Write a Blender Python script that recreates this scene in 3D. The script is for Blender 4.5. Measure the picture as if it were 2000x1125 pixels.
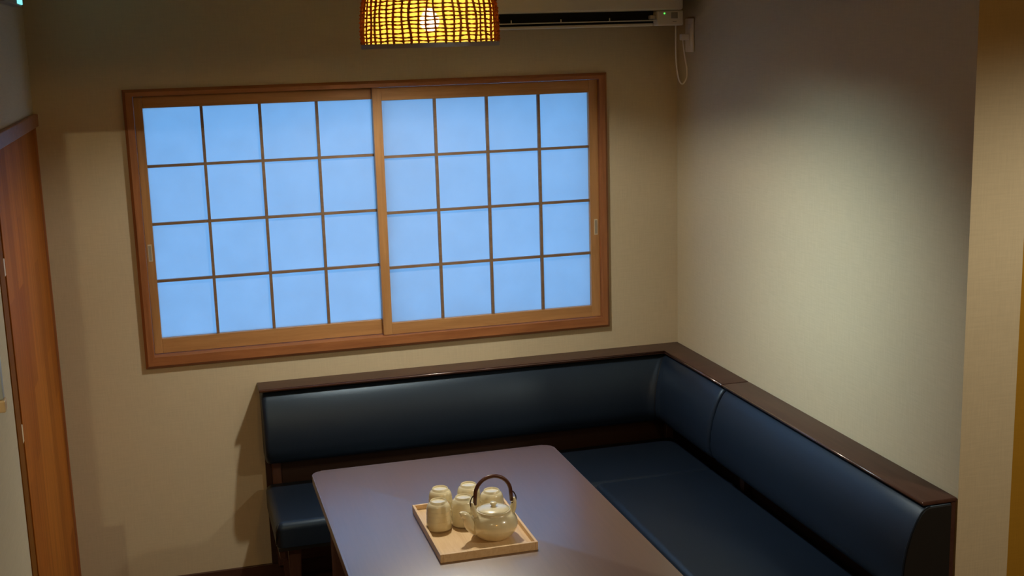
import bpy, bmesh, math, random
from mathutils import Vector, Matrix
random.seed(7)
for o in list(bpy.data.objects): bpy.data.objects.remove(o)
SC = bpy.context.scene
COL = SC.collection
PI = math.pi

# ------------------------------------------------------------------ camera, sky, lamps, exposure
CAM = Vector((-1.9849, -4.6667, 2.0292))
YAW, PITCH, ROLL, FPX = 0.2671, 0.1951, -0.0291, 2427.7
cam = bpy.data.cameras.new('camera'); camo = bpy.data.objects.new('camera', cam); COL.objects.link(camo)
cf = Vector((math.sin(YAW)*math.cos(PITCH), math.cos(YAW)*math.cos(PITCH), -math.sin(PITCH)))
cr = Vector((math.cos(YAW), -math.sin(YAW), 0)); cu = cr.cross(cf)
r2 = math.cos(ROLL)*cr + math.sin(ROLL)*cu; u2 = math.cos(ROLL)*cu - math.sin(ROLL)*cr
M = Matrix((r2, u2, -cf)).transposed().to_4x4(); M.translation = CAM
camo.matrix_world = M
cam.sensor_width = 36; cam.lens = FPX*36/2000; cam.clip_start = 0.02
SC.camera = camo

SC.view_settings.view_transform = 'Standard'
SC.view_settings.look = 'None'
SC.view_settings.gamma = 1
SC.view_settings.use_curve_mapping = False
SC.view_settings.exposure = 0.0

W = bpy.data.worlds.new('sky'); SC.world = W; W.use_nodes = True
W.node_tree.nodes['Background'].inputs[0].default_value = (0.185, 0.495, 1.0, 1)   # blue overcast dusk
W.node_tree.nodes['Background'].inputs[1].default_value = 3.2
BULB = dict(color=(1.0, 0.95, 0.82), strength=700)
def lamp(name, loc, color, power, r=0.04):
    l = bpy.data.lights.new(name, 'POINT'); l.color = color; l.energy = power; l.shadow_soft_size = r
    o = bpy.data.objects.new(name, l); o.location = loc; COL.objects.link(o); return o
def lamp(name, loc, color, power, r):
    l = bpy.data.lights.new(name, 'POINT'); l.color = color; l.energy = power; l.shadow_soft_size = r
    o = bpy.data.objects.new(name, l); o.location = loc; COL.objects.link(o)
def spot(name, loc, aim, color, power, size, blend, r=0.03):
    l = bpy.data.lights.new(name, 'SPOT'); l.color = color; l.energy = power; l.shadow_soft_size = r
    l.spot_size = math.radians(size); l.spot_blend = blend
    o = bpy.data.objects.new(name, l); o.location = loc; COL.objects.link(o)
    o.rotation_euler = (Vector(aim)-Vector(loc)).to_track_quat('-Z', 'Y').to_euler(); return o
spot('ceiling_spot_light', (-2.455, -4.0, 2.62), (-1.95, 0, 0.9), (1.0, 0.84, 0.52), 44, 50, 0.7, 0.006)        # warm spot of the front room
lamp('hall_warm_lamp', (-1.2, -5.6, 2.62), (1.0, 0.50, 0.11), 36, 0.12)        # orange lamp far back in the front room
spot('hall_downlight', (0.45, -3.1, 2.30), (0.45, -3.0, 0), (1.0, 0.88, 0.66), 56, 150, 0.5, 0.05)        # lights the end of the right wall
l = bpy.data.lights.new('added_wall_fill', 'AREA'); l.shape = 'RECTANGLE'; l.size = 0.75; l.size_y = 0.05; l.spread = math.radians(44)
l.color = (0.74, 0.97, 0.99); l.energy = 1.95
o = bpy.data.objects.new('added_wall_fill', l); o.location = (-1.45, -1.48, 2.49); COL.objects.link(o)               # cool fill added to brighten the right wall, no fixture behind it
d_ = (Vector((0, -1.14, 1.12))-Vector(o.location)).normalized(); yv = Vector((0, 1, 0)); yv = (yv-d_*yv.dot(d_)).normalized()
o.rotation_euler = Matrix((yv, (-d_).cross(yv), -d_)).transposed().to_euler()
spot('bulb_downlight', (-1.167, -0.800, 2.066), (-1.167, -0.800, 0), (1.0, 0.93, 0.78), 36, 125, 0.7, 0.028)   # the bulb throws most of its light down

# ------------------------------------------------------------------ materials
def newmat(name):
    m = bpy.data.materials.new(name); m.use_nodes = True
    nt = m.node_tree; b = nt.nodes['Principled BSDF']
    return m, nt, b
def N(nt, t, **k):
    n = nt.nodes.new(t)
    for a, v in k.items(): setattr(n, a, v)
    return n
def simple(name, col, rough=0.5, var=0.06, scale=30, bump=0.0, metal=0, coat=0, spec=0.5, tint=None):
    m, nt, b = newmat(name)
    tc = N(nt, 'ShaderNodeTexCoord'); no = N(nt, 'ShaderNodeTexNoise')
    no.inputs['Scale'].default_value = scale; no.inputs['Detail'].default_value = 4
    nt.links.new(tc.outputs['Object'], no.inputs['Vector'])
    mx = N(nt, 'ShaderNodeMix', data_type='RGBA')
    mx.inputs['A'].default_value = (*[c*(1-var) for c in col], 1); mx.inputs['B'].default_value = (*[min(1, c*(1+var)) for c in col], 1)
    nt.links.new(no.outputs['Fac'], mx.inputs['Factor']); nt.links.new(mx.outputs['Result'], b.inputs['Base Color'])
    b.inputs['Roughness'].default_value = rough; b.inputs['Metallic'].default_value = metal
    b.inputs['Coat Weight'].default_value = coat; b.inputs['Coat Roughness'].default_value = 0.08
    b.inputs['Specular IOR Level'].default_value = spec
    if tint: b.inputs['Specular Tint'].default_value = (*tint, 1)
    if bump:
        bp = N(nt, 'ShaderNodeBump'); bp.inputs['Strength'].default_value = bump; bp.inputs['Distance'].default_value = 0.002
        nt.links.new(no.outputs['Fac'], bp.inputs['Height']); nt.links.new(bp.outputs['Normal'], b.inputs['Normal'])
    return m
def wood(name, c1, c2, axis='x', rough=0.45, scale=14, stretch=14, coat=0.0, bump=0.08, spec=0.5, coat_rough=0.3, coat_ior=1.5):
    m, nt, b = newmat(name)
    tc = N(nt, 'ShaderNodeTexCoord'); mp = N(nt, 'ShaderNodeMapping')
    s = [scale*stretch/6]*3; s['xyz'.index(axis)] = scale/6
    mp.inputs['Scale'].default_value = s
    nt.links.new(tc.outputs['Object'], mp.inputs['Vector'])
    no = N(nt, 'ShaderNodeTexNoise'); no.inputs['Scale'].default_value = 1.5; no.inputs['Detail'].default_value = 8; no.inputs['Roughness'].default_value = 0.65; no.inputs['Distortion'].default_value = 0.6
    nt.links.new(mp.outputs['Vector'], no.inputs['Vector'])
    cr_ = N(nt, 'ShaderNodeValToRGB'); e = cr_.color_ramp.elements
    e[0].position = 0.3; e[0].color = (*c1, 1); e[1].position = 0.72; e[1].color = (*c2, 1)
    nt.links.new(no.outputs['Fac'], cr_.inputs['Fac']); nt.links.new(cr_.outputs['Color'], b.inputs['Base Color'])
    b.inputs['Roughness'].default_value = rough; b.inputs['Coat Weight'].default_value = coat; b.inputs['Coat Roughness'].default_value = coat_rough; b.inputs['Coat IOR'].default_value = coat_ior
    b.inputs['Specular IOR Level'].default_value = spec
    bp = N(nt, 'ShaderNodeBump'); bp.inputs['Strength'].default_value = bump; bp.inputs['Distance'].default_value = 0.001
    nt.links.new(no.outputs['Fac'], bp.inputs['Height']); nt.links.new(bp.outputs['Normal'], b.inputs['Normal'])
    return m
def wallpaper(name, col):
    m, nt, b = newmat(name)
    tc = N(nt, 'ShaderNodeTexCoord')
    outs = []
    for sc in ((900, 900, 60), (60, 60, 900)):
        mp = N(nt, 'ShaderNodeMapping'); mp.inputs['Scale'].default_value = [q/4 for q in sc]
        nt.links.new(tc.outputs['Object'], mp.inputs['Vector'])
        no = N(nt, 'ShaderNodeTexNoise'); no.inputs['Scale'].default_value = 1; no.inputs['Detail'].default_value = 2
        nt.links.new(mp.outputs['Vector'], no.inputs['Vector']); outs.append(no)
    ad = N(nt, 'ShaderNodeMath', operation='ADD'); nt.links.new(outs[0].outputs['Fac'], ad.inputs[0]); nt.links.new(outs[1].outputs['Fac'], ad.inputs[1])
    mr = N(nt, 'ShaderNodeMapRange'); mr.inputs['From Min'].default_value = 0.6; mr.inputs['From Max'].default_value = 1.4
    nt.links.new(ad.outputs[0], mr.inputs['Value'])
    mx = N(nt, 'ShaderNodeMix', data_type='RGBA')
    mx.inputs['A'].default_value = (*[c*0.94 for c in col], 1); mx.inputs['B'].default_value = (*[c*1.06 for c in col], 1)
    nt.links.new(mr.outputs['Result'], mx.inputs['Factor']); nt.links.new(mx.outputs['Result'], b.inputs['Base Color'])
    b.inputs['Roughness'].default_value = 0.9; b.inputs['Specular IOR Level'].default_value = 0.2
    bp = N(nt, 'ShaderNodeBump'); bp.inputs['Strength'].default_value = 0.15; bp.inputs['Distance'].default_value = 0.0008
    nt.links.new(mr.outputs['Result'], bp.inputs['Height']); nt.links.new(bp.outputs['Normal'], b.inputs['Normal'])
    return m
def staves(name):   # finger-jointed board: long staves running up (z), their widths along y
    m, nt, b = newmat(name)
    tc = N(nt, 'ShaderNodeTexCoord'); sp = N(nt, 'ShaderNodeSeparateXYZ'); cb = N(nt, 'ShaderNodeCombineXYZ')
    nt.links.new(tc.outputs['Object'], sp.inputs[0]); nt.links.new(sp.outputs['Z'], cb.inputs['X']); nt.links.new(sp.outputs['Y'], cb.inputs['Y'])
    br = N(nt, 'ShaderNodeTexBrick'); br.offset = 0.37; br.squash = 1
    br.inputs['Scale'].default_value = 1; br.inputs['Brick Width'].default_value = 0.52; br.inputs['Row Height'].default_value = 0.118
    br.inputs['Mortar Size'].default_value = 0.0; br.inputs['Color1'].default_value = (0.42, 0.140, 0.018, 1); br.inputs['Color2'].default_value = (0.31, 0.090, 0.011, 1)
    nt.links.new(cb.outputs[0], br.inputs['Vector'])
    mp = N(nt, 'ShaderNodeMapping'); mp.inputs['Scale'].default_value = (40, 40, 3); nt.links.new(tc.outputs['Object'], mp.inputs['Vector'])
    no = N(nt, 'ShaderNodeTexNoise'); no.inputs['Scale'].default_value = 1; no.inputs['Detail'].default_value = 6; nt.links.new(mp.outputs['Vector'], no.inputs['Vector'])
    mr = N(nt, 'ShaderNodeMapRange'); mr.inputs['To Min'].default_value = 0.6; mr.inputs['To Max'].default_value = 1.4; nt.links.new(no.outputs['Fac'], mr.inputs['Value'])
    mx = N(nt, 'ShaderNodeMix', data_type='RGBA', blend_type='MULTIPLY'); mx.inputs['Factor'].default_value = 1
    nt.links.new(br.outputs['Color'], mx.inputs['A']); nt.links.new(mr.outputs['Result'], mx.inputs['B'])
    nt.links.new(mx.outputs['Result'], b.inputs['Base Color']); b.inputs['Roughness'].default_value = 0.6; b.inputs['Specular IOR Level'].default_value = 0.1
    return m
def emit(name, col, s):
    m, nt, b = newmat(name)
    b.inputs['Base Color'].default_value = (*col, 1); b.inputs['Emission Color'].default_value = (*col, 1); b.inputs['Emission Strength'].default_value = s
    return m
def translucent(name, dif, tra, clear=0.0, noise=None):
    m, nt, b = newmat(name); out = nt.nodes['Material Output']; nt.nodes.remove(b)
    d = N(nt, 'ShaderNodeBsdfDiffuse'); d.inputs[0].default_value = (*dif, 1)
    t = N(nt, 'ShaderNodeBsdfTranslucent'); t.inputs[0].default_value = (*tra, 1)
    if noise:
        tc = N(nt, 'ShaderNodeTexCoord'); no = N(nt, 'ShaderNodeTexNoise'); no.inputs['Scale'].default_value = noise; no.inputs['Detail'].default_value = 5
        nt.links.new(tc.outputs['Object'], no.inputs['Vector'])
        mx = N(nt, 'ShaderNodeMix', data_type='RGBA'); mx.inputs['A'].default_value = (*[c*0.93 for c in tra], 1); mx.inputs['B'].default_value = (*[min(1, c*1.07) for c in tra], 1)
        nt.links.new(no.outputs['Fac'], mx.inputs['Factor']); nt.links.new(mx.outputs['Result'], t.inputs[0])
    a = N(nt, 'ShaderNodeAddShader'); nt.links.new(d.outputs[0], a.inputs[0]); nt.links.new(t.outputs[0], a.inputs[1])
    last = a
    if clear:
        tr = N(nt, 'ShaderNodeBsdfTransparent'); mi = N(nt, 'ShaderNodeMixShader'); mi.inputs[0].default_value = clear
        nt.links.new(a.outputs[0], mi.inputs[1]); nt.links.new(tr.outputs[0], mi.inputs[2]); last = mi
    nt.links.new(last.outputs[0], out.inputs['Surface'])
    return m

M_WALL = wallpaper('woven_wallpaper', (0.55, 0.485, 0.345))
M_OCHRE = wallpaper('ochre_wallpaper', (0.36, 0.195, 0.018))
M_CEIL = simple('ceiling_board', (0.30, 0.25, 0.17), 0.8)
M_FLOOR = wood('floor_wood', (0.05, 0.022, 0.014), (0.09, 0.04, 0.022), 'x', 0.4)
M_DARK = wood('dark_walnut', (0.050, 0.021, 0.015), (0.076, 0.035, 0.025), 'x',0.42, coat=0.0, spec=0.35)
M_BACK = wood('shaded_back_board', (0.030, 0.013, 0.009), (0.050, 0.022, 0.014), 'x', 0.5)  # walnut darkened to carry the shade in the gap under the backrest
M_DARKY = wood('dark_walnut_lengthwise', (0.050, 0.021, 0.015), (0.076, 0.035, 0.025), 'y',0.42, coat=0.0, spec=0.35)
M_DARKZ = wood('dark_walnut_upright', (0.075, 0.032, 0.022), (0.115, 0.052, 0.036), 'z', 0.42)
M_TABLE = wood('table_walnut', (0.072, 0.027, 0.018), (0.116, 0.047, 0.031), 'y', 0.36, scale=20, stretch=20, coat=1.0, spec=0.9, coat_rough=0.33, coat_ior=2.3)
M_CASE = wood('casing_wood', (0.24, 0.085, 0.028), (0.38, 0.155, 0.058), 'x', 0.42)
M_CASEZ = wood('casing_wood_upright', (0.24, 0.085, 0.028), (0.38, 0.155, 0.058), 'z', 0.42)
M_SHOJI = wood('cedar', (0.33, 0.165, 0.06), (0.47, 0.26, 0.105), 'x', 0.4)
M_SHOJIZ = wood('cedar_upright', (0.33, 0.165, 0.06), (0.47, 0.26, 0.105), 'z', 0.4)
M_KUM = wood('lattice_cedar', (0.17, 0.10, 0.055), (0.24, 0.15, 0.085), 'x', 0.5)
M_STAVE = staves('finger_jointed_board')
M_JAMB = wood('orange_jamb', (0.17, 0.060, 0.007), (0.25, 0.095, 0.013), 'z', 0.7, spec=0.08)
M_PAPER = translucent('shoji_paper', (0.12, 0.12, 0.12), (0.50, 0.50, 0.50), noise=9)
M_LEATHER = simple('navy_leather', (0.009, 0.0155, 0.029), 0.42, 0.15, 400, 0.10, spec=0.55, tint=(0.60, 0.79, 1.0))
M_BLACK = simple('black_vinyl', (0.008, 0.008, 0.008), 0.55)
M_TRAY = wood('tray_ash', (0.64, 0.43, 0.22), (0.80, 0.60, 0.37), 'y', 0.4, scale=24)
M_CER = simple('celadon_glaze', (0.78, 0.70, 0.47), 0.26, 0.08, 60, 0.0, coat=1.0, spec=0.7)
M_CLAY = simple('bare_clay', (0.34, 0.24, 0.13), 0.7)
M_RATTAN = simple('bamboo_handle', (0.085, 0.026, 0.014), 0.35, 0.3, 60)
M_WIRE = simple('dark_wire', (0.05, 0.03, 0.02), 0.4, metal=0.6)
M_ACW = simple('ac_plastic', (0.76, 0.70, 0.58), 0.4, 0.02)
M_ACG = simple('grey_plastic', (0.30, 0.27, 0.22), 0.5)
M_ACD = simple('slot_black', (0.006, 0.006, 0.006), 0.7)
M_PLUG = simple('white_plastic', (0.85, 0.82, 0.74), 0.45, 0.02)
M_METAL = simple('pale_metal', (0.62, 0.55, 0.42), 0.4, metal=0.3)
M_BULB = emit('bulb_glow', BULB['color'], BULB['strength'])
M_GREEN = emit('green_led', (0.12, 0.9, 0.12), 1.2)
M_CYAN = emit('cyan_panel', (0.25, 0.95, 1.0), 1.2)
M_LINER = translucent('shade_liner', (0.40, 0.32, 0.20), (0.074, 0.048, 0.0055), clear=0.0045)
M_STRAND = translucent('rattan_strand', (0.14, 0.060, 0.012), (0.34, 0.125, 0.012))
M_RIM = translucent('frosted_rim', (0.34, 0.32, 0.33), (0.035, 0.033, 0.038))
M_SCREEN = simple('screen_blue', (0.45, 0.55, 0.62), 0.4)
M_TAG = simple('beige_tag', (0.70, 0.55, 0.34), 0.5)
M_ORANGE = simple('orange_mark', (0.65, 0.20, 0.06), 0.5)
M_GLASS = simple('dark_glass', (0.020, 0.010, 0.006), 0.6, spec=0.1)

# ------------------------------------------------------------------ helpers (all shapes given in world metres)
def wpos(o):
    v = Vector((0, 0, 0))
    while o is not None: v += o.location; o = o.parent
    return v
def obj(name, bm, mat, parent=None, smooth=False, angle=None):
    off = wpos(parent)
    if off.length: bmesh.ops.translate(bm, verts=bm.verts, vec=-off)
    bmesh.ops.recalc_face_normals(bm, faces=bm.faces)
    me = bpy.data.meshes.new(name); bm.to_mesh(me); bm.free()
    if mat: me.materials.append(mat)
    if smooth:
        for p in me.polygons: p.use_smooth = True
        if angle: me.set_sharp_from_angle(angle=math.radians(angle))
    o = bpy.data.objects.new(name, me); COL.objects.link(o)
    if parent: o.parent = parent
    return o
def thing(name, label, cat, loc, group=None):
    o = bpy.data.objects.new(name, None); o.empty_display_size = 0.05; o.location = loc; COL.objects.link(o)
    o['label'] = label; o['category'] = cat
    if group: o['group'] = group
    return o
def struct(name, bm, mat, parent=None, **k):
    o = obj(name, bm, mat, parent, **k)
    if parent is None: o['kind'] = 'structure'
    return o
def sempty(name, loc=(0, 0, 0)):
    o = bpy.data.objects.new(name, None); o.location = loc; o['kind'] = 'structure'; COL.objects.link(o); return o
def box(x0, x1, y0, y1, z0, z1, bev=0.0, seg=2, bm=None):
    bm2 = bmesh.new()
    bmesh.ops.create_cube(bm2, size=1)
    for v in bm2.verts:
        v.co = Vector(((x0+x1)/2 + v.co.x*(x1-x0), (y0+y1)/2 + v.co.y*(y1-y0), (z0+z1)/2 + v.co.z*(z1-z0)))
    if bev: bmesh.ops.bevel(bm2, geom=bm2.edges[:], offset=bev, segments=seg, profile=0.5, affect='EDGES')
    return merge(bm, bm2)
def merge(bm, bm2):
    if bm is None: return bm2
    me = bpy.data.meshes.new('t'); bm2.to_mesh(me); bm2.free(); bm.from_mesh(me); bpy.data.meshes.remove(me); return bm
def lathe(cx, cy, cz, prof, seg=40, bm=None):
    b = bmesh.new(); rings = []
    for r, z in prof:
        if r < 1e-6: rings.append([b.verts.new((cx, cy, cz+z))])
        else: rings.append([b.verts.new((cx+r*math.cos(2*PI*k/seg), cy+r*math.sin(2*PI*k/seg), cz+z)) for k in range(seg)])
    for A, B in zip(rings, rings[1:]):
        for k in range(seg):
            a0, a1 = A[k % len(A)], A[(k+1) % len(A)]; b0, b1 = B[k % len(B)], B[(k+1) % len(B)]
            vs = []
            for v in (a0, a1, b1, b0):
                if v not in vs: vs.append(v)
            if len(vs) > 2: b.faces.new(vs)
    return merge(bm, b)
def tube(pts, rad, seg=8, bm=None, closed=False, flat=None):
    b = bmesh.new(); pts = [Vector(p) for p in pts]; n = len(pts); rings = []
    ref = None
    for i, p in enumerate(pts):
        if closed: t = (pts[(i+1) % n]-pts[i-1]).normalized()
        else: t = (pts[min(i+1, n-1)]-pts[max(i-1, 0)]).normalized()
        if ref is None: ref = Vector((0, 0, 1)) if abs(t.z) < 0.9 else Vector((1, 0, 0))
        a = (ref - t*ref.dot(t)).normalized(); c = t.cross(a); ref = a
        r = rad[i] if isinstance(rad, (list, tuple)) else rad
        fa = flat if flat else 1.0
        rings.append([b.verts.new(p + r*(math.cos(2*PI*k/seg)*a + fa*math.sin(2*PI*k/seg)*c)) for k in range(seg)])
    R_ = rings + ([rings[0]] if closed else [])
    for A, B in zip(R_, R_[1:]):
        for k in range(seg): b.faces.new((A[k], A[(k+1) % seg], B[(k+1) % seg], B[k]))
    if not closed: b.faces.new(rings[0][::-1]); b.faces.new(rings[-1])
    return merge(bm, b)
def smoothpath(pts, n=8):
    P = [Vector(p) for p in pts]; P = [2*P[0]-P[1]] + P + [2*P[-1]-P[-2]]; out = []
    for i in range(1, len(P)-2):
        for k in range(n):
            t = k/n; a, b_, c, d = P[i-1:i+3]
            out.append(0.5*((2*b_)+(-a+c)*t+(2*a-5*b_+4*c-d)*t*t+(-a+3*b_-3*c+d)*t**3))
    out.append(P[-2]); return out
def prism(poly, z0, z1, bev=0, seg=2):
    b = bmesh.new(); n = len(poly)
    lo = [b.verts.new((x, y, z0)) for x, y in poly]; hi = [b.verts.new((x, y, z1)) for x, y in poly]
    b.faces.new(lo[::-1]); top = b.faces.new(hi)
    for k in range(n): b.faces.new((lo[k], lo[(k+1) % n], hi[(k+1) % n], hi[k]))
    if bev:
        es = [e for e in b.edges if abs(e.verts[0].co.z-e.verts[1].co.z) < 1e-6]
        bmesh.ops.bevel(b, geom=es, offset=bev, segments=seg, profile=0.5, affect='EDGES')
    return b
def rrect(x0, x1, y0, y1, r, n=6):
    out = []
    for cx, cy, a in ((x1-r, y1-r, 0), (x0+r, y1-r, 90), (x0+r, y0+r, 180), (x1-r, y0+r, 270)):
        for k in range(n+1):
            t = math.radians(a+90*k/n); out.append((cx+r*math.cos(t), cy+r*math.sin(t)))
    return out

# ------------------------------------------------------------------ the setting
XL, YE = -2.422, -1.915         # left wall, end of the right wall
ZN, ZM = 2.52, 2.80             # ceilings of the nook and of the room in front
bm = box(-4.2, 2.7, -7.2, 0.15, -0.1, 0); struct('floor', bm, M_FLOOR)
bm = box(-2.6, 0.3, -2.05, 0.15, ZN, ZN+0.1)
bm = box(-4.2, 2.7, -7.2, -1.95, ZM, ZM+0.1, bm=bm); struct('ceiling', bm, M_CEIL)
WX0, WX1, WZ0, WZ1 = -2.105, -0.320, 0.900, 1.890     # hole for the window
bm = box(-2.60, WX0, 0, 0.08, 0, ZM)
box(WX1, 0.30, 0, 0.08, 0, ZM, bm=bm); box(WX0, WX1, 0, 0.08, 0, WZ0, bm=bm); box(WX0, WX1, 0, 0.08, WZ1, ZM, bm=bm)
struct('wall_back', bm, M_WALL)
struct('wall_right', box(0, 0.166, YE, 0, 0, ZM), M_WALL)
struct('wall_right_front', box(0.166, 2.6, -1.86, -1.76, 0, ZM), M_OCHRE)
DZ = 1.83
bm = box(XL-0.14, XL, -3.0, -1.30, 0, ZM); box(XL-0.14, XL, -1.30, 0, DZ, ZM, bm=bm); box(XL-0.14, XL-0.12, -1.30, 0, 0, DZ, bm=bm)
struct('wall_left', bm, M_WALL)
struct('wall_left_front', box(-4.1, XL-0.14, -3.0, -2.9, 0, ZM), M_WALL)
struct('wall_left_outer', box(-4.2, -4.1, -7.1, -2.9, 0, ZM), M_WALL)
struct('wall_front', box(-4.2, 2.7, -7.2, -7.1, 0, ZM), M_WALL)
struct('wall_right_outer', box(2.6, 2.7, -7.1, -1.76, 0, ZM), M_WALL)
struct('trim_1', box(XL, 0, -2.05, YE-0.02, 2.20, ZM), M_WALL)          # lintel over the mouth of the nook
struct('baseboard_back', box(XL, -0.01, -0.011, 0, 0, 0.057, 0.002), M_DARK)
struct('baseboard_left', box(XL, XL+0.010, -3.0, -1.302, 0, 0.057, 0.002), M_DARKY)

# door on the left wall: wide finger-jointed panel, slit lights, jambs, head
d = sempty('door_1', (XL, -0.65, 0))
obj('door_panel', box(XL-0.045, XL-0.004, -1.125, -0.014, 0.012, 1.785, 0.002), M_STAVE, d)
for z0, z1 in ((0.012, 0.075), (0.985, 1.035), (1.452, 1.50), (1.735, 1.785)):
    obj('rail', box(XL-0.040, XL-0.0045, -1.189, -1.126, z0, z1, 0.002), M_TAG if 0.9 < z0 < 1.6 else M_STAVE, d)
for z0, z1 in ((0.076, 0.984), (1.036, 1.451), (1.501, 1.734)):
    obj('pane', box(XL-0.030, XL-0.0085, -1.189, -1.126, z0, z1), M_GLASS, d)
    obj('slat', box(XL-0.0084, XL-0.0060, -1.159, -1.150, z0, z1), M_DARKZ, d)
obj('stile', box(XL-0.045, XL-0.002, -1.2105, -1.190, 0.012, 1.785, 0.002), M_CASEZ, d)
obj('jamb', box(XL-0.10, XL+0.003, -1.300, -1.212, 0, DZ, 0.001), M_JAMB, d)
obj('jamb', box(XL-0.10, XL+0.004, -0.0125, -0.0005, 0, DZ, 0.002), M_CASEZ, d)
obj('head', box(XL-0.10, XL+0.014, -1.32, -0.0005, 1.788, DZ+0.002, 0.003), M_CASE, d)

# ------------------------------------------------------------------ window: casing (structure) and two sliding paper screens
w = sempty('window_1', (-1.212, 0, 0.885))
def casing(name, poly, mat):      # mitred board of the casing; poly is the outline in (x, z), chamfered outer edge
    return name, poly, mat
OX0, OX1, OZ0, OZ1 = -2.1206, -0.3038, 0.8835, 1.903
IX0, IX1, IZ0, IZ1 = -2.087, -0.3365, 0.926, 1.8785
CH, PR = 0.010, 0.022
def case_board(o0, o1, i0, i1, n, mat):
    # o0-o1 outer edge at the wall, i0-i1 inner edge; n = outward direction (x,z)
    b = bmesh.new()
    def V(q, y): return b.verts.new((q[0], y, q[1]))
    def mv(q, ref, k):     # move q towards its inner corner by chamfer k (both axes, keeps the mitre)
        return (q[0] + math.copysign(k, ref[0]-q[0]), q[1] + math.copysign(k, ref[1]-q[1]))
    rows = []
    for q, r in ((o0, i0), (o1, i1)):
        rows.append([V(q, 0.0), V(q, -PR+CH*0.9), V(mv(q, r, CH), -PR), V(r, -PR), V(r, 0.076)])
    A, B = rows
    for k in range(4): b.faces.new((A[k], A[k+1], B[k+1], B[k]))
    b.faces.new((A[4], A[0], B[0], B[4])); b.faces.new(A[::-1]); b.faces.new(B)
    return obj('casing_board', b, mat, w)
case_board((OX0, OZ1), (OX1, OZ1), (IX0, IZ1), (IX1, IZ1), (0, 1), M_CASE)
case_board((OX0, OZ0), (OX1, OZ0), (IX0, IZ0), (IX1, IZ0), (0, -1), M_CASE)
case_board((OX0, OZ0), (OX0, OZ1), (IX0, IZ0), (IX0, IZ1), (-1, 0), M_CASEZ)
case_board((OX1, OZ0), (OX1, OZ1), (IX1, IZ0), (IX1, IZ1), (1, 0), M_CASEZ)

def screen(name, label, x0, x1, sl, sr, zb0, zb1, zt0, zt1, Y, vx, hz, pull_x, pull_z):
    # x0..x1 outer, sl/sr stile inner edges, zb0..zb1 bottom rail, zt0..zt1 top rail
    t = thing(name, label, 'shoji screen', ((x0+x1)/2, Y+0.012, zb0), 'sliding paper window screens')
    y0, y1 = Y, Y+0.024
    obj('stile', box(x0, sl, y0, y1, zb0, zt1, 0.0015), M_SHOJIZ, t)
    right = obj('stile', box(sr, x1, y0, y1, zb0, zt1, 0.0015), M_SHOJIZ, t)
    obj('bottom_rail', box(sl, sr, y0+0.001, y1, zb0, zb1, 0.0015), M_SHOJI, t)
    obj('top_rail', box(sl, sr, y0+0.001, y1, zt0, zt1, 0.0015), M_SHOJI, t)
    for x in vx: obj('lattice_bar', box(x-0.0052, x+0.0052, y0+0.004, y0+0.0185, zb1, zt0), M_KUM, t)
    for z in hz: obj('lattice_bar', box(sl, sr, y0+0.0045, y0+0.0185, z-0.0048, z+0.0048), M_KUM, t)
    xs = [sl]+list(vx)+[sr]; zs = [zb1]+list(hz)+[zt0]
    for i in range(len(xs)-1):
        for j in range(len(zs)-1):
            obj('paper_pane', box(xs[i], xs[i+1], y0+0.0187, y0+0.0192, zs[j], zs[j+1]), M_PAPER, t)
    fr = box(pull_x-0.0075, pull_x+0.0075, y0-0.0012, y0+0.002, pull_z-0.032, pull_z+0.032, 0.001)
    p = obj('finger_pull', fr, M_METAL, t)
    obj('recess', box(pull_x-0.0045, pull_x+0.0045, y0-0.0016, y0+0.0005, pull_z-0.027, pull_z+0.027), M_ACG, p)
screen('shoji_screen', 'left paper window screen behind, its right edge overlapped by the other', -2.0865, -1.198, -2.056, -1.226, 0.9275, 0.984, 1.834, 1.877, 0.030,
       (-1.851, -1.642, -1.433), (1.200, 1.412, 1.624), -2.072, 1.308)
screen('shoji_screen', 'right paper window screen in front, its left stile at the middle of the window', -1.2285, -0.337, -1.1935, -0.3745, 0.9275, 0.973, 1.828, 1.877, 0.0,
       (-0.990, -0.786, -0.578), (1.189, 1.402, 1.616), -0.352, 1.294)

# ------------------------------------------------------------------ bench
RAILD, ZRT = 0.108, 0.79
PROF = [(0.0205, 0.775), (0.084, 0.775), (0.098, 0.771), (0.110, 0.760), (0.124, 0.738), (0.138, 0.707), (0.153, 0.664), (0.162, 0.614), (0.164, 0.565), (0.157, 0.530), (0.140, 0.508), (0.115, 0.499), (0.0205, 0.497)]
cD = sum(a for a, _ in PROF)/len(PROF); cZ = sum(z for _, z in PROF)/len(PROF)
def sect(k):    # profile shrunk by k metres for a rounded end
    out = []
    for a, z in PROF:
        v = Vector((a-cD, z-cZ)); L = v.length; v = v*max(0.0, (L-k))/L if L > 0 else v
        out.append((max(0.0205, cD+v.x) if a > 0.05 else a, cZ+v.y))
    return out
def sweep(frames):   # frames: list of (fn(d,z)->world, profile)
    b = bmesh.new(); rows = [[b.verts.new(f(dd, z)) for dd, z in pr] for f, pr in frames]
    n = len(rows[0])
    for A, B in zip(rows, rows[1:]):
        for k in range(n): b.faces.new((A[k], A[(k+1) % n], B[(k+1) % n], B[k]))
    b.faces.new(rows[0][::-1]); b.faces.new(rows[-1]); return b
XB = -1.722; YJ = -0.664; YB = -1.913
def rounded(r, n=5): return [(r*(1-math.sin(PI/2*k/n)), r*(1-math.cos(PI/2*k/n))) for k in range(n+1)][::-1]  # (offset from end, shrink)

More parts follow.
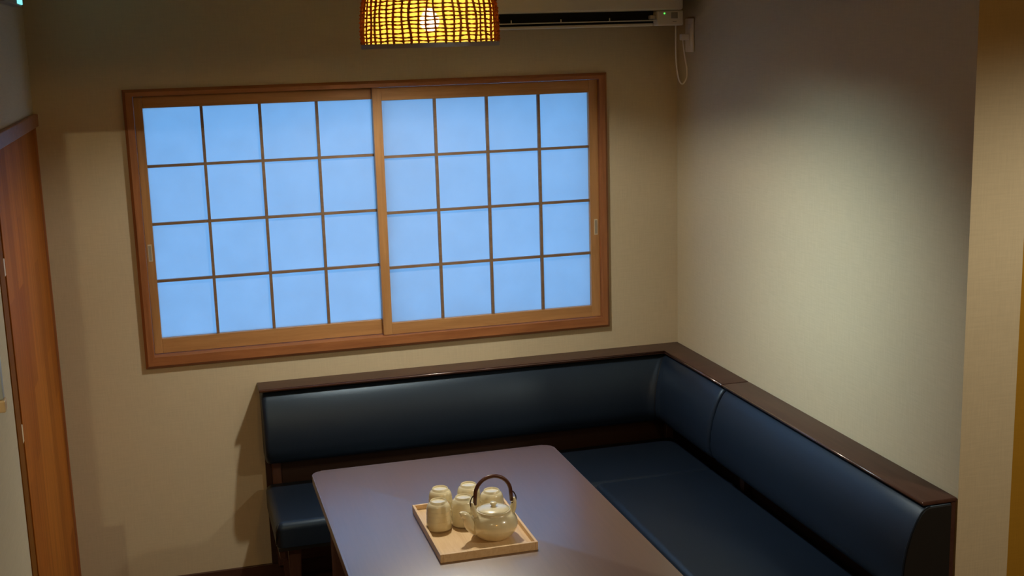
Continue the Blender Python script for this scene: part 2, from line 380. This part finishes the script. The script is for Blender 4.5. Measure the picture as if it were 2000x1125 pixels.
b1 = thing('corner_bench', 'dark navy leather corner bench along the window wall, its backrest turning the corner', 'bench', (-0.9, -0.24, 0), 'navy bench units')
fr = []
R_ = 0.020
for k in range(6):
    t = PI/2*k/5; fr.append(((lambda X: (lambda dd, z: (X, -dd, z)))(XB+0.004+R_*(1-math.cos(t))), sect(R_*(1-math.sin(t)))))
for X in (-1.4, -1.0, -0.6, -0.34, -0.24): fr.append(((lambda X: (lambda dd, z: (X, -dd, z)))(X), PROF))
# corner: gentle curve with a seam
def corner(u):   # u 0..1: from along-x section to along-y section round the inner corner
    def f(dd, z):
        rr = 0.045*max(0.0, dd-0.06)/0.10
        c = Vector((-dd-rr, -dd-rr)); a = PI/2*u
        return (c.x+rr*math.sin(a), c.y+rr*math.cos(a), z)
    return f
for u in (0, 0.25, 0.42, 0.5, 0.58, 0.75, 1.0):
    pr = PROF if u != 0.5 else [(a-0.003 if a > 0.05 else a, z) for a, z in PROF]
    fr.append((corner(u), pr))
for Y in (-0.30, -0.45): fr.append(((lambda Y: (lambda dd, z: (-dd, Y, z)))(Y), PROF))
for k in range(5, -1, -1):
    t = PI/2*k/5; r = 0.018; fr.append(((lambda Y: (lambda dd, z: (-dd, Y, z)))(YJ+0.0065+r*(1-math.cos(t))), sect(r*(1-math.sin(t)))))
back1 = obj('backrest', sweep(fr), M_LEATHER, b1, smooth=True, angle=50)
f5 = corner(0.5)
obj('seam', tube([f5(a-0.0022, z) for a, z in PROF[1:-1]], 0.0012, 6), M_BLACK, back1, smooth=True)
def seat(x0, x1, y0, y1, par, edges=0.028, z0=0.312, z1=0.402, tight=None):
    b = bmesh.new(); bmesh.ops.create_cube(b, size=1)
    for v in b.verts: v.co = Vector(((x0+x1)/2+v.co.x*(x1-x0), (y0+y1)/2+v.co.y*(y1-y0), (z0+z1)/2+v.co.z*(z1-z0)))
    es = [e for e in b.edges if max(v.co.z for v in e.verts) > z1-1e-4 and not (tight is not None and all(abs(v.co.y-tight) < 1e-4 for v in e.verts))]
    bmesh.ops.bevel(b, geom=es, offset=edges, segments=6, profile=0.5, affect='EDGES')
    return obj('seat', b, M_LEATHER, par, smooth=True, angle=40)
s1 = seat(XB, -0.045, -0.490, -0.045, b1)
obj('piping', tube([(XB+0.001, -0.468, 0.320), (XB+0.001, -0.484, 0.372), (XB+0.010, -0.476, 0.392), (XB+0.02, -0.455, 0.3995)], 0.0022, 6), M_BLACK, s1, smooth=True)
obj('seat_board', box(XB+0.006, -0.045, -0.484, -0.045, 0.296, 0.312, 0.002), M_BLACK, b1)
obj('top_rail', prism([(XB-0.003, -0.003), (-0.003, -0.003), (-0.003, YJ+0.0042), (-RAILD, YJ+0.0042), (-RAILD, -RAILD-0.012), (XB-0.003, -RAILD-0.012)], 0.778, ZRT, 0.004, 2), M_DARK, b1, smooth=True, angle=40)
obj('back_board', box(XB+0.008, -0.003, -0.020, -0.004, 0.06, 0.776, 0.002), M_BACK, b1)
obj('back_board', box(-0.020, -0.004, YJ+0.004, -0.021, 0.06, 0.776, 0.002), M_BACK, b1)
for x in (XB+0.03, -0.075): obj('post', box(x, x+0.034, -0.050, -0.0205, 0.06, 0.50, 0.003), M_DARKZ, b1)
def leg(x, y, s, par, z1=0.296):
    b = bmesh.new(); lo, hi = 0.015, 0.023
    A = [b.verts.new((x+s[0]*0.02+a*lo, y+s[1]*0.02+c*lo, 0)) for a, c in ((-1, -1), (1, -1), (1, 1), (-1, 1))]
    B = [b.verts.new((x+a*hi, y+c*hi, z1)) for a, c in ((-1, -1), (1, -1), (1, 1), (-1, 1))]
    b.faces.new(A[::-1]); b.faces.new(B)
    for k in range(4): b.faces.new((A[k], A[(k+1) % 4], B[(k+1) % 4], B[k]))
    bmesh.ops.bevel(b, geom=[e for e in b.edges if abs(e.verts[0].co.z-e.verts[1].co.z) > 0.1], offset=0.004, segments=2, affect='EDGES')
    return obj('leg', b, M_DARKZ, par)
for x, y, s in ((-1.655, -0.40, (-.3, -.3)), (-1.655, -0.09, (-.3, 0)), (-0.62, -0.40, (0, -.3)), (-0.10, -0.09, (0, 0))): leg(x, y, s, b1)
obj('side_frame', box(XB+0.010, XB+0.030, -0.470, -0.045, 0.262, 0.296, 0.002), M_DARKY, b1)
obj('stretcher', box(-1.63, -0.62, -0.105, -0.085, 0.10, 0.14, 0.002), M_DARK, b1)

M_NOSE = simple('edge_highlight_gloss', (0.075, 0.036, 0.028), 0.22, spec=0.8, coat=0.6)  # lighter glossy tone standing in for the highlight on the rail's rounded edge
def nose(pts, par): obj('edge_highlight', tube(pts, 0.0042, 10), M_NOSE, par, smooth=True)  # strip added only to draw the light line along the rail
yr = -RAILD-0.012
nose([(XB-0.001, yr, ZRT-0.0055), (-RAILD-0.003, yr, ZRT-0.0055)], b1)
nose([(-RAILD, yr-0.001, ZRT-0.0055), (-RAILD, YJ+0.0045, ZRT-0.0055)], b1)
b2 = thing('straight_bench', 'dark navy leather bench under the bare right wall, open end towards the viewer', 'bench', (-0.24, -1.25, 0), 'navy bench units')
fr = []
for k in range(6):
    t = PI/2*k/5; r = 0.018; fr.append(((lambda Y: (lambda dd, z: (-dd, Y, z)))(YJ-0.0065-r*(1-math.cos(t))), sect(r*(1-math.sin(t)))))
for Y in (-0.9, -1.3, -1.7): fr.append(((lambda Y: (lambda dd, z: (-dd, Y, z)))(Y), PROF))
for k in range(3, -1, -1):
    t = PI/2*k/3; r = 0.005; fr.append(((lambda Y: (lambda dd, z: (-dd, Y, z)))(YB+r*(1-math.cos(t))), sect(r*(1-math.sin(t)))))
back2 = obj('backrest', sweep(fr), M_LEATHER, b2, smooth=True, angle=50)
obj('end_panel', sweep([((lambda dd, z: (-dd, YB-0.0005, z)), sect(0.004)), ((lambda dd, z: (-dd, YB-0.004, z)), sect(0.006))]), M_BLACK, back2, smooth=True, angle=40)
obj('piping', tube([(-a, YB+0.001, z) for a, z in sect(0.001)[1:-1]], 0.0028, 6), M_LEATHER, back2, smooth=True)
seat(-0.545, -0.045, YB, -0.492, b2, tight=-0.492)
obj('seat_board', box(-0.539, -0.045, YB+0.006, -0.497, 0.296, 0.312, 0.002), M_BLACK, b2)
obj('top_rail', prism([(-0.003, YJ-0.0042), (-0.003, YB-0.002), (-RAILD, YB-0.002), (-RAILD, YJ-0.0042)], 0.777, ZRT, 0.004, 2), M_DARKY, b2, smooth=True, angle=40)
nose([(-RAILD, YJ-0.0045, ZRT-0.0055), (-RAILD, YB-0.001, ZRT-0.0055)], b2)
obj('back_board', box(-0.018, -0.003, YB+0.002, YJ-0.004, 0.06, 0.776, 0.002), M_DARKY, b2)
for y in (YJ-0.06, YB+0.03): obj('post', box(-0.050, -0.0185, y, y+0.034, 0.06, 0.50, 0.003), M_DARKZ, b2)
for x, y, s in ((-0.49, -0.60, (-.3, 0)), (-0.49, YB+0.07, (-.3, -.3)), (-0.09, YB+0.07, (0, -.3)), (-0.09, -0.60, (0, 0))): leg(x, y, s, b2)

# ------------------------------------------------------------------ table
TX0, TX1, TY1, TY0, TZ = -1.6085, -0.7745, -0.6985, -1.90, 0.652
t = thing('dining_table', 'dark brown wooden table with rounded corners carrying the tea tray', 'table', ((TX0+TX1)/2, (TY0+TY1)/2, 0))
obj('tabletop', prism(rrect(TX0, TX1, TY0, TY1, 0.035, 8), TZ-0.030, TZ, 0.004, 3), M_TABLE, t, smooth=True, angle=40)
for x in (TX0+0.045, TX1-0.105):
    for y in (TY1-0.115, TY0+0.055):
        obj('leg', box(x, x+0.06, y, y+0.06, 0, TZ-0.030, 0.004), M_DARKZ, t)
for x in (TX0+0.065, TX1-0.085): obj('apron', box(x, x+0.02, TY0+0.115, TY1-0.115, TZ-0.10, TZ-0.030, 0.002), M_DARKY, t)
for y in (TY1-0.095, TY0+0.075): obj('apron', box(TX0+0.105, TX1-0.105, y, y+0.02, TZ-0.10, TZ-0.030, 0.002), M_DARK, t)

# ------------------------------------------------------------------ tray, cups, teapot
RX0, RX1, RY0, RY1 = -1.359, -1.083, -1.566, -1.172
tr = thing('serving_tray', 'pale wooden rectangular tray with a low rim on the table', 'tray', ((RX0+RX1)/2, (RY0+RY1)/2, TZ))
obj('base', box(RX0+0.007, RX1-0.007, RY0+0.007, RY1-0.007, TZ+0.001, TZ+0.009), M_TRAY, tr)
for a in ((RX0, RX0+0.0075, RY0, RY1), (RX1-0.0075, RX1, RY0, RY1)): obj('rim', box(*a, TZ, TZ+0.024, 0.0012), M_TRAY, tr)
for a in ((RX0+0.0076, RX1-0.0076, RY0, RY0+0.0075), (RX0+0.0076, RX1-0.0076, RY1-0.0075, RY1)): obj('rim', box(*a, TZ, TZ+0.024, 0.0012), M_TRAY, tr)
ZT = TZ+0.0092
CUPP = [(0.0335, 0.0), (0.0362, 0.0), (0.0368, 0.004), (0.0366, 0.012), (0.0361, 0.030), (0.0352, 0.050), (0.0340, 0.064), (0.0322, 0.0715), (0.0290, 0.0770), (0.0262, 0.0795), (0.0245, 0.0805), (0.0238, 0.0850), (0.0222, 0.0862), (0.0208, 0.0850), (0.0200, 0.0818), (0.0, 0.0812)]
CUPP += []
INN = [(0.0335, 0.0), (0.0330, 0.02), (0.0318, 0.05), (0.0295, 0.066), (0.022, 0.074), (0.0, 0.0765)]
def cup(x, y, label, src=None):
    if src is None:
        c = thing('tea_cup', label, 'cup', (x, y, ZT), 'upturned tea cups on the tray')
        b = lathe(x, y, ZT, CUPP, 40); lathe(x, y, ZT, INN, 40, b)
        bmesh.ops.remove_doubles(b, verts=b.verts, dist=1e-5)
        obj('body', b, M_CER, c, smooth=True, angle=60)
        obj('rim', lathe(x, y, ZT, [(0.0362, -0.0002), (0.0371, 0.001), (0.0371, 0.0042), (0.0362, 0.0050)], 40), M_CLAY, c, smooth=True)
        for z, r in ((0.030, 0.03615), (0.046, 0.03548), (0.058, 0.03475)):
            obj('throwing_ridge', tube([(x+r*math.cos(2*PI*k/32), y+r*math.sin(2*PI*k/32), ZT+z) for k in range(32)], 0.0004, 4, closed=True), M_CER, c, smooth=True)
        return c
    c = src.copy(); COL.objects.link(c); c.location = (x, y, ZT); c['label'] = label
    for ch in src.children:
        k = ch.copy(); COL.objects.link(k); k.parent = c
    return c
c0 = cup(-1.314, -1.345, 'upturned celadon cup nearest the left corner of the tray, in full view')
cup(-1.238, -1.338, 'upturned celadon cup directly behind the teapot spout', c0)
cup(-1.287, -1.247, 'upturned celadon cup at the back left, partly hidden by the front left cup', c0)
cup(-1.200, -1.243, 'upturned celadon cup farthest back, beside the left foot of the arched handle', c0)
cup(-1.148, -1.315, 'upturned celadon cup seen through the arch of the teapot handle', c0)

PX, PY = -1.178, -1.452
tp = thing('teapot', 'round celadon teapot with an arched brown bamboo handle on the tray', 'teapot', (PX, PY, ZT))
BODY = [(0.0, 0.0), (0.040, 0.0), (0.044, 0.002), (0.055, 0.012), (0.0635, 0.024), (0.0675, 0.037), (0.0665, 0.050), (0.0615, 0.062), (0.0535, 0.0705), (0.0495, 0.0735), (0.0485, 0.0775), (0.0478, 0.0805), (0.0455, 0.081), (0.0450, 0.078), (0.0, 0.077)]
bo = obj('body', lathe(PX, PY, ZT, BODY, 56), M_CER, tp, smooth=True, angle=60)
li = obj('lid', lathe(PX, PY, ZT, [(0.0445, 0.0785), (0.0450, 0.0815), (0.043, 0.0835), (0.034, 0.0868), (0.018, 0.0892), (0.0, 0.090)], 48), M_CER, tp, smooth=True)
obj('knob', lathe(PX, PY, ZT, [(0.007, 0.0885), (0.0065, 0.092), (0.0095, 0.096), (0.0100, 0.0995), (0.007, 0.1020), (0.0, 0.1025)], 24), M_CER, li, smooth=True)
sp = smoothpath([(PX-0.052, PY-0.008, ZT+0.030), (PX-0.070, PY-0.011, ZT+0.045), (PX-0.078, PY-0.013, ZT+0.062), (PX-0.084, PY-0.014, ZT+0.076), (PX-0.096, PY-0.016, ZT+0.083), (PX-0.101, PY-0.0165, ZT+0.0825)], 6)
n_ = len(sp); obj('spout', tube(sp, [0.019*(1-i/(n_-1))+0.0062*(i/(n_-1)) for i in range(n_)], 16), M_CER, tp, smooth=True)
for s in (-1, 1):
    lug = []
    for q in (-1, 1):
        lg = smoothpath([(PX+s*0.052, PY+q*0.009, ZT+0.068), (PX+s*0.058, PY+q*0.008, ZT+0.082), (PX+s*0.0605, PY+q*0.006, ZT+0.097), (PX+s*0.0605, PY+q*0.001, ZT+0.106)], 5)
        lug.append(lg)
    b = tube(lug[0], [0.0075-0.003*i/(len(lug[0])-1) for i in range(len(lug[0]))], 10); tube(lug[1], [0.0075-0.003*i/(len(lug[1])-1) for i in range(len(lug[1]))], 10, bm=b)
    lo_ = obj('lug', b, M_CER, tp, smooth=True)
    wr = smoothpath([(PX+s*0.053, PY, ZT+0.092), (PX+s*0.064, PY, ZT+0.095), (PX+s*0.0665, PY, ZT+0.108), (PX+s*0.061, PY, ZT+0.122), (PX+s*0.055, PY, ZT+0.128)], 5)
    obj('wire_loop', tube(wr, 0.0017, 8), M_WIRE, lo_, smooth=True)
ar = [(PX+s*0.0535, PY, ZT+z) for s, z in ((-1, 0.100), )]
for k in range(25):
    a = PI*(1-k/24); ar.append((PX+0.0515*math.cos(a), PY, ZT+0.126+0.052*math.sin(a)))
ar.append((PX+0.0535, PY, ZT+0.100))
obj('handle', tube(ar, 0.0056, 12), M_RATTAN, tp, smooth=True)

# ------------------------------------------------------------------ pendant lamp
LX, LY, LZ = -1.167, -0.800, 2.021
H_ = 0.285
def lr(h):   # radius of the shade at height h above its lower rim: widest a little above it, then a dome
    if h < 0.04: return 0.2125-0.0015*((0.04-h)/0.04)**2
    v = min(1, (h-0.04)/(H_-0.04))
    return 0.045+(0.2125-0.045)*math.sqrt(max(0, 1-v**2.6))
lp = thing('pendant_lamp', 'glowing woven rattan pendant lamp hanging over the table', 'lamp', (LX, LY, LZ))
prof = [(lr(h)-0.0065, h) for h in [0.004+i*(H_-0.008)/26 for i in range(27)]]
prof[-1] = (0.047, prof[-1][1])
sh = obj('shade_liner', lathe(LX, LY, LZ, prof, 96), M_LINER, lp, smooth=True)
obj('bottom_rim', lathe(LX, LY, LZ, [(0.2045, 0.0), (0.2145, 0.0), (0.2150, 0.0125), (0.2120, 0.0140), (0.2045, 0.0130), (0.2045, 0.0)], 96), M_RIM, lp, smooth=True, angle=40)
NS = 52
stk = []
for k in range(NS):
    a0 = 2*PI*(k+random.uniform(-.16, .16))/NS; ph = random.uniform(0, 6); amp = random.uniform(0.3, 1.0)
    pts = []
    for i in range(22):
        h = 0.010+i*(H_-0.014)/21; a = a0+0.020*amp*math.sin(ph+h*42)
        r = lr(h)+0.0002
        pts.append((LX+r*math.cos(a), LY+r*math.sin(a), LZ+h))
    rad = [random.uniform(0.0026, 0.0038)]*22
    obj('stake', tube(pts, rad, 6), M_STRAND, lp, smooth=True)
NW = 22
for j in range(NW):
    h0 = 0.020+j*0.0118
    if h0 > H_-0.01: break
    pts = []; S = NS*4; wob = random.uniform(0, 6)
    for k in range(S):
        a = 2*PI*k/S; u = (k % 8)/8*2*PI
        h = h0+0.0012*math.sin(3*a+wob)+0.0010*math.sin(17*a+wob*2)
        r = lr(h)+0.0036*math.cos(u+(PI if j % 2 else 0))
        pts.append((LX+r*math.cos(a), LY+r*math.sin(a), LZ+h))
    rad = [0.0015+0.0019*(0.5+0.5*math.cos(2*PI*(k % 4)/4)) for k in range(S)]
    obj('weft_strand', tube(pts, rad, 5, closed=True), M_STRAND, lp, smooth=True)
bz = LZ+0.078
obj('bulb', lathe(LX, LY, bz, [(0.0, -0.030), (0.012, -0.0275), (0.0225, -0.020), (0.0285, -0.009), (0.030, 0.0), (0.0285, 0.010), (0.024, 0.020), (0.0165, 0.031), (0.0135, 0.040), (0.0, 0.040)], 32), M_BULB, lp, smooth=True)
obj('socket', lathe(LX, LY, bz, [(0.0, 0.0405), (0.017, 0.0405), (0.018, 0.045), (0.018, 0.10), (0.010, 0.115), (0.0, 0.115)], 28), M_BLACK, lp, smooth=True, angle=40)
obj('top_ring', lathe(LX, LY, LZ, [(0.0, H_-0.012), (0.05, H_-0.012), (0.052, H_-0.004), (0.04, H_+0.004), (0.012, H_+0.010), (0.0, H_+0.010)], 40), M_DARKZ, lp, smooth=True, angle=40)
obj('cord', tube([(LX, LY, bz+0.112), (LX, LY, ZN-0.02)], 0.0032, 8), M_BLACK, lp, smooth=True)
obj('ceiling_rose', lathe(LX, LY, ZN, [(0.0, -0.028), (0.04, -0.026), (0.05, -0.012), (0.05, -0.0005), (0.0, -0.0005)], 36), M_PLUG, lp, smooth=True, angle=40)

# ------------------------------------------------------------------ air conditioner, socket, plug with cord
AX0, AX1, AYF, AZ0, AZ1 = -0.865, -0.068, -0.225, 2.073, 2.365
ac = thing('air_conditioner', 'cream wall air conditioner with an open dark outlet above the window', 'air conditioner', ((AX0+AX1)/2, -0.11, AZ0))
SX = -0.172
# body built round the outlet slot: back box, right block, upper shell
obj('body', box(AX0, AX1, AYF+0.055, -0.0008, AZ0+0.004, AZ1, 0.012, 3), M_ACW, ac, smooth=True, angle=40)
obj('front_panel', box(AX0, AX1, AYF, AYF+0.054, AZ0+0.0575, AZ1-0.006, 0.010, 3), M_ACW, ac, smooth=True, angle=40)
rb = obj('control_block', box(SX, AX1, AYF+0.0015, AYF+0.054, AZ0+0.001, AZ0+0.057, 0.006, 3), M_ACW, ac, smooth=True, angle=40)
obj('indicator_light', lathe(-0.1455, 0, 0, [(0.0, 0.0), (0.0028, 0.0), (0.0028, 0.0020), (0.0, 0.0026)], 16), M_GREEN, rb)
il = rb.children[0]
for v in il.data.vertices:
    lx, ly, lz = v.co + wpos(rb); v.co = Vector((lx, AYF+0.0018-lz, ly+AZ0+0.046)) - wpos(rb)
obj('sensor_window', box(-0.118, -0.092, AYF-0.0002, AYF+0.004, AZ0+0.027, AZ0+0.050, 0.001), M_ACG, rb)
obj('label_mark', box(-0.112, -0.097, AYF+0.0008, AYF+0.003, AZ0+0.0145, AZ0+0.0170), M_ACG, rb)
obj('indicator_light', box(-0.133, -0.1305, AYF+0.0008, AYF+0.003, AZ0+0.043, AZ0+0.047), M_TAG, rb)
obj('outlet_slot', box(AX0+0.03, SX-0.0005, AYF+0.046, AYF+0.0545, AZ0+0.006, AZ0+0.057), M_ACD, ac)
obj('side_cap', box(AX0, AX0+0.0295, AYF+0.0015, AYF+0.054, AZ0+0.001, AZ0+0.057, 0.004, 2), M_ACW, ac)
obj('louvre', box(AX0+0.031, SX-0.004, AYF+0.006, AYF+0.030, AZ0+0.0195, AZ0+0.0235, 0.0015), M_ACW, ac)
obj('louvre', box(AX0+0.031, SX-0.018, AYF+0.002, AYF+0.044, AZ0+0.001, AZ0+0.0115, 0.003), M_ACW, ac)
for x in (-0.36, -0.55, -0.74, ): obj('louvre_pin', box(x, x+0.003, AYF+0.014, AYF+0.020, AZ0+0.0236, AZ0+0.034), M_ACW, ac)
obj('pivot', box(SX-0.022, SX-0.001, AYF+0.022, AYF+0.045, AZ0+0.026, AZ0+0.041, 0.004), M_ACW, ac)
so = thing('wall_socket', 'white socket plate high on the right wall beside the air conditioner', 'socket', (0, -0.136, 1.972))
obj('plate', box(-0.009, -0.0003, -0.171, -0.101, 1.972, 2.100, 0.003), M_PLUG, so, smooth=True, angle=40)
obj('socket_insert', box(-0.0115, -0.0092, -0.151, -0.121, 1.995, 2.077, 0.001), M_PLUG, so)
pg = thing('power_plug', 'white plug in the wall socket, its cord looping up to the air conditioner', 'plug', (-0.03, -0.136, 2.03))
obj('plug_body', box(-0.043, -0.0118, -0.150, -0.124, 2.018, 2.042, 0.004, 3), M_PLUG, pg, smooth=True, angle=40)
obj('cord', tube(smoothpath([(-0.036, -0.140, 2.022), (-0.034, -0.142, 2.000), (-0.028, -0.142, 1.955), (-0.020, -0.142, 1.910), (-0.022, -0.143, 1.872), (-0.040, -0.146, 1.852), (-0.057, -0.150, 1.872), (-0.0685, -0.156, 1.925), (-0.073, -0.160, 2.000), (-0.074, -0.162, 2.0765)], 6), 0.0030, 8), M_PLUG, pg, smooth=True)

# ------------------------------------------------------------------ small things on the left wall
ex = thing('glowing_sign_box', 'small wall sign box glowing cyan, at the upper left edge', 'sign', (XL, -0.5, 2.185))
obj('housing', box(XL, XL+0.03, -0.80, -0.33, 2.185, 2.40, 0.003), M_ACG, ex)
obj('lit_panel', box(XL+0.030, XL+0.034, -0.47, -0.345, 2.190, 2.395, 0.001), M_CYAN, ex)
wc = thing('wall_controller', 'pale wall unit with a beige base at the left edge, beside the door', 'controller', (XL, -1.978, 1.306))
CX = -2.3475
obj('case', box(XL+0.0005, CX-0.003, -1.990, -1.965, 1.333, 1.436, 0.003), M_SCREEN, wc)
obj('base_strip', box(XL+0.0005, CX, -1.994, -1.962, 1.306, 1.332, 0.003), M_TAG, wc)
obj('button', box(CX-0.012, CX-0.006, -1.9925, -1.9901, 1.414, 1.426, 0.001), M_ORANGE, wc)
